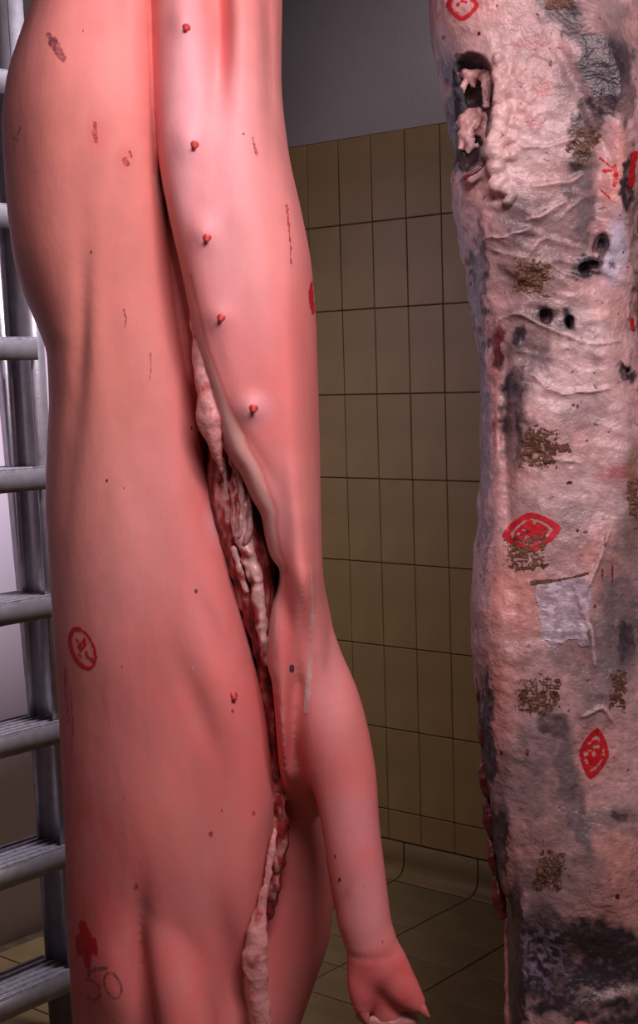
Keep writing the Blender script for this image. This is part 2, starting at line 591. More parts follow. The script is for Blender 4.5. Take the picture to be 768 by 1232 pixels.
def ridge(name, parent, bvh, pts, mat, flat=0.5, sink=0.3, seg=7):
    """raised fold lying on a surface: pts = (px, py, half width in pixels)"""
    P = []
    for k in range(len(pts)-1):
        for t in np.linspace(0, 1, 6, endpoint=(k == len(pts)-2)):
            a, b = pts[k], pts[k+1]
            P.append([a[i]+(b[i]-a[i])*t for i in range(3)])
    ring = []; V = []; Fc = []
    for k, p in enumerate(P):
        loc, nor = hit(bvh, p[0], p[1])
        if loc is None: continue
        if nor.dot(Vector(CAM)-loc) < 0: nor = -nor
        ring.append((loc, nor, p[2]*loc.y/F))
    n = len(ring)
    if n < 3: return None
    for k, (loc, nor, r) in enumerate(ring):
        tan = (ring[min(k+1, n-1)][0]-ring[max(k-1, 0)][0]).normalized()
        sid = tan.cross(nor).normalized(); nn = sid.cross(tan).normalized()
        if nn.dot(nor) < 0: nn = -nn
        rr = r*(0.8+0.4*random.random())
        if k in (0, n-1): rr *= 0.2
        for s in range(seg):
            a = 2*math.pi*s/seg
            V.append(tuple(loc+sid*(math.cos(a)*rr)+nn*(math.sin(a)*rr*flat+rr*flat*(1-2*sink)*0.5)))
    for k in range(n-1):
        for s in range(seg):
            q = (s+1) % seg
            Fc.append([k*seg+s, k*seg+q, (k+1)*seg+q, (k+1)*seg+s])
    return link(name, mesh_np(name, V, Fc), mat, parent)

# ------------------------------------------------------------------ pig carcass
YP = 2.05
pig = thing('pig_carcass', 'pale pink pig carcass hanging head down with slit belly and dangling foreleg', 'carcass', (-0.17, 2.08, 0.42))
A_L = edge([(95, -190), (72, -110), (56, -50), (42, 0), (25, 50), (8, 110), (4, 160), (7, 230), (13, 300), (24, 350), (39, 395), (51, 430), (55, 480), (53, 540), (52, 620), (57, 700), (62, 780), (67, 860), (72, 950), (75, 1040), (77, 1120), (80, 1200), (84, 1260), (100, 1340), (150, 1400)], YP)
A_R = edge([(178, -190), (190, -60), (198, 0), (204, 100), (206, 200), (210, 260), (215, 330), (222, 400), (240, 480), (258, 560), (276, 640), (292, 720), (308, 780), (322, 840), (330, 900), (333, 950), (331, 1000), (326, 1050), (314, 1110), (306, 1160), (313, 1200), (322, 1240), (310, 1320), (250, 1400)], YP)
B_L = edge([(190, -190), (176, -60), (183, 0), (188, 100), (194, 190), (206, 260), (222, 330), (238, 410), (258, 490), (266, 520), (272, 538), (288, 562), (303, 594), (314, 614), (319, 640), (325, 662), (335, 680), (334, 697), (326, 727), (322, 757), (321, 788), (327, 812), (334, 900), (338, 960), (350, 1000)], YP-0.03)
B_R = edge([(325, -190), (340, -60), (338, 0), (337, 90), (347, 180), (364, 260), (375, 320), (381, 400), (384, 500), (386, 600), (387, 665), (390, 705), (398, 745), (406, 790), (408, 830), (400, 900), (392, 960), (385, 1000)], YP)
N_R = edge([(330, 860), (370, 930), (394, 1000), (402, 1080), (397, 1130), (381, 1180), (363, 1230), (335, 1300), (300, 1380)], YP+0.1)
zz = lambda py: float(at(200, py, YP)[2])


def zcurve(pts):
    z = [zz(p[0]) for p in pts]; v = [p[1] for p in pts]
    return lambda Z: smooth_interp(Z, z, v)


A_yf = zcurve([(-190, 1.96), (-60, 1.925), (100, 1.89), (250, 1.90), (420, 1.925), (600, 1.92), (800, 1.91), (1000, 1.915), (1150, 1.93), (1260, 1.95), (1400, 2.0)])
B_yf = zcurve([(-190, 1.97), (-60, 1.93), (100, 1.895), (300, 1.88), (480, 1.885), (640, 1.90), (760, 1.91), (840, 1.925), (910, 1.955), (960, 2.02), (1010, 2.08)])

A_mid = zcurve([(-190, .5), (300, .5), (600, .56), (880, .70), (1200, .70), (1400, .6)])
LEG = [(345, 740, 2.06, 30), (366, 790, 2.02, 42), (385, 835, 1.99, 45), (401, 880, 1.97, 43), (415, 940, 1.96, 39.5), (423, 1000, 1.95, 35.5), (431, 1060, 1.945, 35), (438, 1105, 1.945, 33.5), (447, 1138, 1.945, 29.5)]
PAW = [(447, 1135, 1.945, 29.5), (455, 1160, 1.944, 31)]
TOE1 = [(444, 1158, 1.945, 27), (438, 1190, 1.938, 20), (437, 1210, 1.935, 13)]
TOE2 = [(462, 1158, 1.945, 29), (482, 1188, 1.938, 23), (499, 1206, 1.934, 14)]
PADC = [(458, 1165, 1.955, 30), (466, 1205, 1.957, 26), (468, 1215, 1.958, 26)]
LEG2 = [(196, 1085, 1.965, 22), (207, 1140, 1.945, 29), (219, 1200, 1.93, 34), (229, 1260, 1.925, 36), (238, 1330, 1.93, 34)]


def pig_sdf(X, Y, Z):
    z = Z[0, 0]
    g = lambda f: f(z)[None, None, :].astype(np.float32)
    al, ar, bl, br, nr = g(A_L), g(A_R), g(B_L), g(B_R), g(N_R)
    # left flank: round at the back of the animal, tight rim along the cut
    dA = sell(X, Y, al, ar, g(A_yf), np.float32(2.27), 2.1, 3.6, g(A_mid))
    top = Z-zz(-170); bot = zz(1385)-Z
    dA = np.maximum(dA, np.maximum(top, bot))
    # relief of the flank
    r = 0
    for (px, py, rx, ry, amp, ang) in [
            (103, 385, 10, 85, -0.0045, -0.10), (118, 360, 16, 90, 0.003, -0.08), (88, 520, 14, 110, -0.003, -0.18),
            (110, 150, 60, 90, 0.008, 0), (30, 400, 25, 60, -0.004, 0), (170, 60, 14, 200, 0.004, 0), (193, 120, 8, 150, -0.010, 0),
            (265, 800, 45, 90, 0.006, 0.3), (240, 840, 14, 60, -0.003, 0.3), (262, 760, 10, 50, -0.003, 0.3), (180, 980, 70, 120, 0.006, 0), (130, 1180, 35, 80, 0.007, 0),
            (171, 1150, 13, 80, -0.010, -0.06), (275, 1160, 20, 80, -0.008, 0.1), (232, 560, 12, 90, -0.003, 0.2), (205, 430, 14, 90, 0.004, 0.12), (268, 720, 18, 60, 0.004, 0.3)]:
        r = r+amp*bump_at(X, Z, px, py, YP-0.1, rx, ry, ang)
    dA = dA-r
    dA = smin(dA, chain(X, Y, Z, LEG2, 0.03, 1.0), 0.012)
    # right flank with the belly flap
    dB = sell(X, Y, bl, br, g(B_yf), np.float32(2.25), 4.6, 2.45, 0.5)
    dB = np.maximum(dB, np.maximum(top, zz(1000)-Z))
    r = 0
    for (px, py, rx, ry, amp, ang) in [
            (262, 0, 13, 90, -0.020, 0.02), (262, 75, 11, 50, -0.006, -0.05), (300, 30, 28, 90, 0.008, 0), (222, 20, 22, 110, 0.006, 0), (322, 40, 7, 90, -0.006, 0),
            (230, 175, 18, 22, 0.005, 0), (224, 34, 14, 18, 0.003, 0), (248, 285, 14, 18, 0.004, 0), (266, 382, 16, 16, 0.003, 0), (304, 490, 15, 15, 0.004, 0),
            (303, 535, 8, 50, -0.0015, 0.52), (268, 440, 9, 50, -0.001, 0.24), (345, 730, 12, 80, -0.003, 0.12), (366, 700, 18, 70, 0.003, -0.1),
            (355, 540, 18, 180, 0.003, 0), (338, 440, 9, 150, -0.0012, 0), (358, 870, 10, 80, -0.008, -0.04), (340, 880, 8, 70, 0.005, 0), (372, 780, 9, 60, -0.004, 0.1)]:
        r = r+amp*bump_at(X, Z, px, py, YP-0.12, rx, ry, ang)
    dB = dB-r
    # throat and jowl, behind
    dN = sell(X, Y, g(lambda q: A_L(q)+0.12), nr, np.float32(2.06), np.float32(2.28), 2.2, 2.3, 0.5)
    dN = np.maximum(dN, np.maximum(Z-zz(800), zz(1380)-Z))
    d = np.minimum(dA, dB)
    # what joins the two flanks at the back of the cut
    dC = sell(X, Y, ar-0.09, bl+0.035, np.float32(1.995), np.float32(2.24), 2.5, 2.5, 0.5)
    dC = np.maximum(dC, np.maximum(Z-zz(250), zz(960)-Z))
    d = np.minimum(d, dC)
    # the cut between the flanks
    mid = (ar+bl)/2; hw = np.maximum((bl-ar)/2+0.002, 0.0)
    gate = np.clip((zz(500)-Z)/0.03, 0, 1)*np.clip((Z-zz(930))/0.05, 0, 1)
    slot = np.maximum(np.abs(X-mid)-hw*gate, Y-2.02)
    d = np.maximum(d, np.where(gate > 0.01, -slot, -1))
    d = smin(d, dN, 0.015)
    leg = chain(X, Y, Z, LEG, 0.02, 1.05)
    paw = smin(leg, chain(X, Y, Z, PAW, 0.01), 0.012)
    t1 = chain(X, Y, Z, TOE1, 0.012); t2 = chain(X, Y, Z, TOE2, 0.012)
    paw = smin(paw, np.minimum(t1, t2), 0.008)
    paw = smin(paw, chain(X, Y, Z, PADC, 0.01), 0.005)
    paw = paw+0.003*bump_at(X, Z, 413, 1075, 1.945, 4, 26, -0.35)+0.002*bump_at(X, Z, 448, 1142, 1.945, 35, 4, 0)
    d = smin(d, paw, 0.016)
    return d


lo = (float(A_L(np.array([zz(160)]))[0])-0.03, 1.84, zz(1400)-0.02)
hi = (float(at(525, 1200, YP)[0]), 2.31, zz(-185))
V, Q = surface_nets(pig_sdf, lo, hi, 0.0037)
V = relax(V, Q, 4)
V = V+0.0011*np.stack([0*V[:, 0], fbm(V[:, 0], V[:, 1], V[:, 2]*0.5, 22, 3), 0*V[:, 0]], 1)
px, py = project(V)
# pigment of the skin
wn = fbm(V[:, 0], V[:, 1], V[:, 2]*0.6, 9, 2); wf = fbm(V[:, 0], V[:, 1], V[:, 2], 40, 4)
c = np.tile(np.array([[0.770, 0.268, 0.246]]), (len(V), 1))
flush = spots(px+14*wn, py+20*wn, [
    (300, 800, 70, 110, .55), (260, 640, 45, 120, .45), (280, 930, 60, 90, .5), (340, 440, 60, 130, .35), (300, 400, 40, 80, .35), (330, 300, 30, 120, .25),
    (115, 160, 12, 22, .5), (150, 190, 12, 14, .6), (80, 860, 18, 70, .65), (90, 1130, 70, 110, .95), (130, 1060, 90, 160, .6), (220, 1190, 70, 90, .65), (85, 960, 35, 110, .75), (200, 900, 160, 160, .35), (290, 1130, 40, 120, .45),
    (430, 960, 60, 200, .55), (465, 1190, 70, 45, 1.0), (370, 880, 25, 80, .65), (345, 760, 12, 80, .7), (345, 880, 12, 60, .7), (350, 1080, 60, 140, .6), (30, 240, 25, 110, .25), (370, 720, 14, 60, .4),
    (45, 380, 20, 80, .3), (235, 430, 20, 120, .45)])
c = mixc(c, (0.72, 0.125, 0.122), flush*(0.8+0.5*wf+0.5*wn))
pale = spots(px+8*wn, py+12*wn, [
    (225, 120, 30, 150, .75), (285, 240, 60, 170, .55), (225, 230, 22, 60, .6), (330, 620, 22, 60, .25), (130, 640, 60, 120, .25), (395, 830, 22, 60, .25), (305, 490, 20, 18, .5), (267, 385, 18, 16, .35), (425, 990, 30, 40, .3), (440, 1090, 25, 50, .35), (258, 620, 12, 30, .4)])
c = mixc(c, (0.83, 0.43, 0.47), pale)
tan_ = spots(px+10*wn, py+10*wn, [(110, 500, 60, 260, .5), (60, 200, 60, 160, .35), (150, 330, 40, 200, .35), (180, 980, 60, 90, .15), (330, 230, 30, 140, .3)])
c = mixc(c, (0.71, 0.265, 0.195), tan_)
# the cut rim: a band of bare fat along the flap and the lower belly edge
bx = np.interp(py, [190, 260, 330, 410, 490, 520, 538, 562, 594, 614, 640, 662, 680, 697, 727, 757, 788, 812, 830], [194, 206, 222, 238, 258, 266, 272, 288, 303, 314, 319, 325, 335, 334, 326, 322, 321, 327, 330])
wd = np.interp(py, [190, 300, 420, 486, 523, 563, 600, 628, 680, 760, 830], [3, 5, 10, 18, 28, 25, 21, 15, 9, 13, 8])
rim = np.clip((wd-(px-bx)+2*wf)/3, 0, 1)*(px > bx-14)*(py > 210)*(py < 835)*(V[:, 1] < 2.03)
c = mixc(c, (0.74, 0.40, 0.36), rim*0.9)
line = np.exp(-((px-bx-wd-1)/2.2)**2)*(py > 330)*(py < 690)
c = mixc(c, (0.56, 0.12, 0.10), line*0.6)
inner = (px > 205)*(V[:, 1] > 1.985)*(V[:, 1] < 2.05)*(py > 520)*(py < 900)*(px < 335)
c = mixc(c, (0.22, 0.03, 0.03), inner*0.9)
c = np.clip(c*(1+0.07*wf[:, None]+0.10*wn[:, None]), 0, 1)
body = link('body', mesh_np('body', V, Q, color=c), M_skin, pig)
bvh = make_bvh(V, Q)

# what shows inside the cut: meat, ribs, fat
M_inner = material('chest_lining', rough=0.35, spec=0.5, attr=True, noise=(110, 0.2, ONE), bump=[(90, 0.002, ONE)])


def paint_meat(V, px, py):
    n = fbm(V[:, 0]*2.2, V[:, 1]*2.2, V[:, 2]*0.7, 60, 61, 3)
    c = np.tile(np.array([[0.26, 0.028, 0.028]]), (len(V), 1))
    c = mixc(c, (0.50, 0.24, 0.22), np.clip(4*(n-0.12), 0, 1)*0.8)
    return mixc(c, (0.06, 0.008, 0.010), np.clip(-3*n-0.2, 0, 1))


def paint_lining(V, px, py):
    n = fbm(V[:, 0], V[:, 1], V[:, 2], 90, 63, 3)
    c = np.tile(np.array([[0.60, 0.36, 0.34]]), (len(V), 1))
    red = spots(px+5*n, py+8*n, [(286, 602, 2.6, 26, 1), (295, 592, 1.6, 18, .9), (279, 575, 3, 22, .8), (293, 668, 7, 5, 1), (302, 702, 4, 10, 1), (307, 741, 5, 12, 1), (313, 775, 3, 10, .9), (300, 625, 3, 14, .6), (318, 790, 3, 10, .8), (284, 640, 3, 6, .5)])
    c = mixc(c, (0.27, 0.028, 0.03), red*1.2)
    return np.clip(c*(1+0.25*n[:, None]), 0, 1)


blob_part('chest_meat', [(262, 545, 1.975, 12), (276, 600, 1.98, 24), (297, 660, 1.985, 30), (308, 720, 1.985, 24), (317, 780, 1.985, 14), (325, 850, 1.99, 9), (333, 930, 1.995, 8)], M_inner, pig, amp=0.005, nscale=70, seed=3, paint=paint_meat)
blob_part('chest_lining', [(278, 545, 1.955, 5), (286, 565, 1.952, 9), (290, 600, 1.95, 13), (291, 632, 1.95, 13), (297, 660, 1.95, 10), (306, 690, 1.95, 9), (312, 725, 1.952, 8), (316, 760, 1.955, 7), (320, 798, 1.96, 4)], M_inner, pig, h=0.0022, amp=0.004, nscale=90, seed=5, paint=paint_lining)
for k, pts in enumerate([
        [(281, 548, 1.944, 2.5), (289, 580, 1.936, 3), (291, 615, 1.935, 3), (288, 645, 1.938, 3)],
        [(292, 560, 1.946, 2.5), (300, 595, 1.94, 3.5), (301, 632, 1.938, 4), (296, 652, 1.94, 4)],
        [(282, 660, 1.953, 4), (290, 690, 1.95, 4.5), (297, 712, 1.952, 3)],
        [(268, 552, 1.955, 3), (273, 590, 1.957, 3.5), (277, 625, 1.957, 3)]]):
    blob_part('rib', pts, M_rib, pig, h=0.002, k=0.006, amp=0.0022, nscale=110, seed=k)
blob_part('belly_fat', [(230, 345, 1.965, 4), (236, 385, 1.945, 8), (243, 430, 1.93, 11), (250, 470, 1.922, 14), (254, 503, 1.918, 16), (257, 526, 1.918, 11), (262, 548, 1.925, 7), (268, 572, 1.94, 4)], M_fat, pig, amp=0.006, nscale=42, seed=8)
blob_part('breast_fat', [(331, 985, 1.965, 3), (328, 1015, 1.955, 5), (321, 1055, 1.95, 5), (314, 1095, 1.943, 9), (309, 1130, 1.936, 14), (307, 1160, 1.935, 16), (311, 1190, 1.936, 12), (313, 1215, 1.936, 13), (322, 1260, 1.945, 9)], M_fat, pig, h=0.0025, amp=0.0045, nscale=62, seed=9, sq=0.55)
blob_part('throat_meat', [(335, 955, 2.0, 6), (337, 1000, 2.012, 10), (332, 1045, 2.02, 11), (322, 1100, 2.03, 9)], M_inner, pig, h=0.0025, amp=0.007, nscale=60, seed=4, paint=paint_meat)
blob_part('foot_flesh', [(432, 1222, 1.95, 6), (450, 1226, 1.948, 12), (470, 1228, 1.945, 15), (492, 1227, 1.945, 12)], M_fat, pig, amp=0.003, nscale=80, seed=12)
blob_part('toenail', [(437, 1205, 1.934, 10), (439, 1220, 1.929, 6.5), (442, 1230, 1.926, 2.5)], M_nail, pig, h=0.002, k=0.008)
blob_part('toenail', [(496, 1202, 1.933, 11), (507, 1213, 1.929, 7), (516, 1223, 1.926, 2.5)], M_nail, pig, h=0.002, k=0.008)


def teat(px, py, size=1.0):
    loc, nor = hit(bvh, px, py)
    if nor.y > 0: nor = -nor
    axis = (nor*0.75+Vector((-0.1, -0.3, -0.45))).normalized()
    sx = axis.orthogonal().normalized(); sy = axis.cross(sx)
    prof = [(0.0105, -0.003), (0.0082, 0.001), (0.006, 0.004), (0.0052, 0.008), (0.0056, 0.012), (0.0045, 0.0155), (0.002, 0.0172), (0.0003, 0.0175)]
    Vv = []; Fc = []
    for r, h in prof:
        for s in range(12):
            a = 2*math.pi*s/12
            Vv.append(tuple(loc+axis*(h*size*0.68)+(sx*math.cos(a)+sy*math.sin(a))*r*size))
    for k in range(len(prof)-1):
        for s in range(12):
            q = (s+1) % 12
            Fc.append([k*12+s, k*12+q, (k+1)*12+q, (k+1)*12+s])
    link('teat', mesh_np('teat', Vv, Fc), M_teat, pig)


for (x, y, s) in [(224, 34, .55), (234, 175, .58), (249, 287, .58), (266, 383, .56), (305, 492, .6), (281, 838, .62), (289, 720, .58)]:
    teat(x, y, s)

# ink, bruises and small marks on the skin
o = strokes('ink_stamp', pig, bvh, [
    (ellipse_pts(100, 780, 13, 25, -22, 40, 80, 290), (2.2, 2.6)), (ellipse_pts(100, 780, 13, 25, -22, 40, -80, 90), (1.3, 1.6)),
    ([(97, 777), (99, 773), (102, 769), (103, 776), (98, 782), (95, 776)], 1.6), ([(92, 768), (97, 775)], .8), ([(104, 784), (106, 790), (110, 793)], 1.4), ([(111, 792), (112, 796)], 1.6), ([(95, 787), (99, 790)], .8)], M_ink)
if o: o['label'] = 'oval red ink inspection stamp'
o = strokes('ink_stamp', pig, bvh, [([(376, 340), (373, 352), (374, 364), (377, 376)], (2, 2)), ([(379, 340), (377, 356), (379, 374)], 3.0)], M_ink)
if o: o['label'] = 'red ink stamp wrapping the flank'
o = strokes('ink_stamp', pig, bvh, [([(100, 1112), (103, 1125), (108, 1140)], (5, 8)), ([(95, 1128), (97, 1145)], 4), ([(105, 1150), (106, 1162)], (5, 3)), ([(114, 1130), (116, 1146)], 2.5)], M_ink)
if o: o['label'] = 'smeared red ink stamp'
strokes('ink_number', pig, bvh, [([(124, 1165), (118, 1165), (107, 1170), (106, 1178), (112, 1180), (120, 1186), (121, 1197), (114, 1203), (106, 1200)], 1.6), (ellipse_pts(136, 1185, 9, 16, -20, 30), 1.5), ([(108, 1167), (128, 1164)], 2.4)], M_inkgrey)
strokes('bruise', pig, bvh, [([(59, 42), (64, 52)], 3), ([(64, 50), (71, 62), (76, 70)], (6, 4))], M_bruise)
strokes('scratch', pig, bvh, [([(304, 166), (306, 176), (309, 186)], (1, 1.8))], M_scratch)
strokes('scratch', pig, bvh, [([(345, 248), (347, 270), (350, 300)], (1.6, .8)), ([(349, 300), (350, 318)], .8)], M_scratch)
strokes('scratch', pig, bvh, [([(114, 148), (115, 160), (116, 170)], 2.2), ([(111, 158), (114, 166)], 1.4)], M_scratch)
strokes('scratch', pig, bvh, [([(150, 192), (153, 197)], 3.4), ([(156, 183), (158, 188)], 1.5)], M_scratch)
strokes('scratch', pig, bvh, [([(79, 806), (79, 830), (84, 870)], (1.4, 1.0)), ([(86, 830), (88, 870), (87, 900)], 1.0)], M_scratch)
strokes('scratch', pig, bvh, [([(16, 165), (22, 168)], 1.2), ([(25, 152), (22, 162)], 1.0)], M_scratch)
strokes('fat_smear', pig, bvh, [([(373, 682), (375, 710), (377, 735)], (.8, 2.6)), ([(376, 740), (374, 780), (372, 815), (369, 855)], (2.8, 3.4))], M_smear)
for (x, y, r, mt) in [(129, 578, 1.8, M_mole), (236, 711, 2.2, M_mole), (351, 804, 4.0, M_mole), (293, 161, 1.2, M_mole), (164, 1066, 3.4, M_scratch), (254, 1003, 3.2, M_scratch), (230, 515, 1.4, M_mole),
                      (305, 978, 2.8, M_scratch), (409, 1058, 2.0, M_mole), (404, 1030, 1.5, M_mole), (147, 802, 1.3, M_scratch), (232, 804, 1.5, M_smear), (280, 855, 2.4, M_scratch), (460, 1133, 1.4, M_scratch), (438, 1065, 1.2, M_scratch),
                      (100, 37, 1.4, M_scratch), (110, 303, 1.3, M_mole), (149, 587, 1.4, M_scratch), (267, 975, 1.8, M_scratch), (150, 960, 1.4, M_scratch)]:
    decal('spot', pig, bvh, (x-r-2, y-r-2, x+r+2, y+r+2), lambda A, B, x=x, y=y, r=r: np.hypot((A-x)*1.3, (B-y)*0.85) < r, mt, 0.8)
strokes('vein', pig, bvh, [([(149, 372), (152, 384), (150, 394)], (1.0, .5))], M_bruise)
strokes('vein', pig, bvh, [([(181, 425), (182, 445), (180, 456)], (.9, .4))], M_bruise)

# ------------------------------------------------------------------ beef side
YB = 2.36
beef = thing('beef_side', 'dry aged beef side with cracked pale fat, dark patches and red stamps, beside tiled wall', 'carcass', (0.42, 2.42, 0.3))
E_L = edge([(560, -190), (530, -110), (521, -60), (519, 0), (522, 45), (531, 75), (540, 112), (546, 150), (550, 190), (546, 212), (549, 235), (557, 270), (565, 320), (572, 370), (579, 420), (584, 480), (585, 540), (584, 600), (581, 650), (576, 700), (571, 740), (572, 790), (577, 840), (581, 880), (585, 930), (592, 990), (601, 1050), (609, 1100), (613, 1150), (614, 1200), (616, 1240), (640, 1340), (690, 1400)], YB)
E_R = edge([(740, -190), (760, -110), (764, -60), (765, 0), (768, 50), (778, 100), (782, 150), (770, 200), (762, 240), (757, 280), (757, 315), (762, 340), (763, 390), (772, 430), (786, 480), (792, 560), (796, 650), (802, 800), (806, 900), (812, 1050), (815, 1180), (806, 1280), (770, 1400)], YB)
zb = lambda py: float(at(660, py, YB)[2])


def zcurve_b(pts):
    z = [zb(p[0]) for p in pts]; v = [p[1] for p in pts]
    return lambda Z: smooth_interp(Z, z, v)


E_yf = zcurve_b([(-190, 2.28), (-60, 2.22), (100, 2.20), (300, 2.22), (480, 2.24), (700, 2.225), (900, 2.22), (1100, 2.23), (1280, 2.25), (1400, 2.3)])
FATL = [(600, 70, 8), (606, 82, 7), (598, 92, 8), (609, 97, 6), (603, 107, 8), (612, 112, 5), (600, 120, 7), (608, 128, 6), (597, 134, 7), (605, 142, 7), (595, 150, 7), (602, 158, 6), (593, 166, 8), (601, 172, 5), (592, 182, 7), (599, 188, 6), (588, 196, 6), (596, 202, 6), (590, 212, 5), (597, 222, 6), (605, 216, 4), (611, 228, 5),
        (611, 243, 3.5), (616, 236, 4), (575, 206, 6), (565, 214, 6), (622, 88, 6), (630, 98, 5), (634, 120, 5), (641, 140, 5), (622, 150, 5), (628, 130, 4), (636, 108, 4), (618, 165, 4), (645, 155, 4), (615, 185, 4), (630, 175, 3.5)]


FOLDS = [[(640, 224, 2), (662, 222, 3), (684, 220, 3), (700, 211, 2)], [(634, 264, 2), (648, 262, 3.2), (662, 252, 3.5), (680, 242, 2)], [(584, 286, 1.5), (612, 283, 2), (636, 275, 1.5)], [(668, 266, 1.5), (690, 246, 2), (700, 240, 1.5)],
         [(640, 384, 2), (660, 393, 2.6), (682, 403, 3), (702, 411, 2.4)], [(700, 411, 1.6), (725, 413, 1.8), (752, 409, 1.6)], [(642, 449, 2), (658, 465, 2.8), (680, 474, 2.6), (706, 472, 2.4), (735, 466, 2)], [(664, 320, 1.6), (684, 330, 2.2), (704, 338, 1.8)],
         [(640, 302, 2), (648, 290, 2.6), (660, 285, 1.6)], [(594, 300, 1.5), (620, 308, 1.8), (634, 309, 2)], [(646, 560, 1.5), (670, 552, 1.8), (700, 558, 1.5)], [(628, 180, 2), (660, 178, 2.4), (690, 170, 2)], [(600, 384, 1.6), (622, 376, 2), (640, 384, 1.8)], [(690, 700, 2), (712, 760, 3), (716, 800, 2)], [(735, 640, 2), (716, 690, 3), (700, 720, 2)], [(700, 860, 2), (725, 850, 3), (740, 870, 2)]]


def fold_field(x, z):
    """height of the membrane folds, 0..1, as a field over the face of the side"""
    r = np.zeros_like(x)
    wob = 0.0022*vnoise(x, x*0, z, 60, 77)
    for pl in FOLDS:
        for (xa, ya, wa), (xb, yb, wb) in zip(pl[:-1], pl[1:]):
            a = at(xa, ya, 2.22); b = at(xb, yb, 2.22)
            ddx, ddz = b[0]-a[0], b[2]-a[2]; L = ddx*ddx+ddz*ddz
            t = np.clip(((x-a[0])*ddx+(z-a[2])*ddz)/L, 0, 1)
            dd = np.hypot(x-a[0]-ddx*t, z+wob-a[2]-ddz*t)
            w_ = (wa+(wb-wa)*t)*YB/F*0.9
            r = np.maximum(r, np.exp(-(dd/w_)**2)*np.minimum(w_/0.003, 1.3))
    return r


def beef_sdf(X, Y, Z):
    z = Z[0, 0]
    g = lambda f: f(z)[None, None, :].astype(np.float32)
    d = sell(X, Y, g(E_L), g(E_R), g(E_yf), np.float32(2.50), 3.2, 2.6, 0.5)
    d = np.maximum(d, np.maximum(Z-zb(-175), zb(1390)-Z))
    r = 0
    for (px_, py_, rx, ry, amp, ang) in [
            (730, 90, 18, 60, 0.012, 0.3), (690, 120, 8, 90, -0.008, 0.45), (715, 220, 10, 90, -0.008, -0.1), (742, 230, 16, 90, 0.010, 0), (640, 250, 60, 30, 0.006, 0.3),
            (640, 420, 26, 22, -0.010, 0), (700, 430, 40, 60, 0.006, 0), (612, 520, 6, 110, -0.008, 0), (596, 520, 7, 110, 0.005, 0), (655, 500, 30, 60, 0.004, 0),
            (745, 500, 20, 120, 0.010, 0.2), (600, 760, 18, 120, 0.010, 0), (630, 760, 10, 120, 0.003, 0), (700, 800, 10, 110, -0.006, 0.3), (745, 740, 16, 90, -0.008, 0.4), (715, 850, 22, 40, 0.007, 0),
            (690, 960, 8, 90, -0.008, -0.18), (730, 1030, 50, 70, 0.012, 0), (705, 1160, 55, 40, -0.022, -0.3), (650, 1150, 20, 60, -0.010, 0), (632, 1170, 7, 70, 0.010, 0), (735, 1195, 30, 8, 0.008, 0.25), (621, 1170, 3.5, 80, -0.014, 0), (610, 900, 12, 100, 0.005, 0)]:
        r = r+amp*bump_at(X, Z, px_, py_, YB-0.1, rx, ry, ang)
    # vertical rim groove on the left
    d = d-r
    for (fx, fy, fr) in FATL:
        c_ = at(fx, fy, 2.207 if fx > 590 else 2.235); rr = fr*YB/F
        kx, ky, kz = (np.abs(np.stack([a_-b_ for a_, b_ in ((X[:, 0, 0], c_[0]),)])[0]) < 0.04, np.abs(Y[0, :, 0]-c_[1]) < 0.06, np.abs(Z[0, 0]-c_[2]) < 0.04)
        ii = np.ix_(kx, ky, kz)
        d[ii] = smin(d[ii], np.sqrt((X[kx]-c_[0])**2+(Y[:, ky]-c_[1])**2+(Z[:, :, kz]-c_[2])**2)-rr, 0.004)
    # the torn hollow at upper left
    for (cx_, cy_, rx, ry, yd, rd) in [(563, 92, 27, 24, 2.235, 0.06), (568, 112, 27, 26, 2.235, 0.065), (564, 145, 26, 44, 2.235, 0.07), (558, 184, 24, 22, 2.235, 0.06), (546, 140, 18, 55, 2.27, 0.07)]:
        c_ = at(cx_, cy_, yd); s_ = YB/F
        q = np.sqrt(((X-c_[0])/(rx*s_))**2+((Y-c_[1])/rd)**2+((Z-c_[2])/(ry*s_))**2)
        d = np.maximum(d, -(q-1)*rx*s_)
    # small tears
    for (cx_, cy_, rx, ry) in [(657, 381, 5, 6), (685, 390, 5, 8), (628, 408, 4, 6), (757, 446, 5, 7), (714, 318, 10, 5), (703, 322, 7, 6), (726, 293, 6, 10), (602, 425, 4, 16), (738, 322, 3, 5), (720, 305, 6, 8)]:
        c_ = at(cx_, cy_, 2.24); s_ = YB/F
        q = np.sqrt(((X-c_[0])/(rx*s_))**2+((Y-c_[1])/0.03)**2+((Z-c_[2])/(ry*s_))**2)
        d = np.maximum(d, -(q-1)*rx*s_)
    sel = np.abs(d) < 0.03
    xs, ys, zs = (np.broadcast_to(q, d.shape)[sel] for q in (X, Y, Z))
    wr = np.exp(-((zs-zb(320))/0.20)**2)
    nz = 0.008*fbm(xs, ys, zs*1.2, 11, 21, 2)+(0.0015+0.0050*wr)*(0.5-np.abs(fbm(xs*0.55-zs*0.35, ys, zs*1.5+xs*0.5, 26, 5, 2)))*1.6+0.0012*fbm(xs, ys, zs, 95, 9, 2)
    lump = np.exp(-(((xs-at(605, 150, 2.22)[0])/0.045)**2+((zs-zb(150))/0.13)**2))
    d[sel] -= nz+0.0055*fold_field(xs, zs)*(ys < 2.3)+0.0045*lump*fbm(xs, ys, zs, 55, 71, 2)
    return d


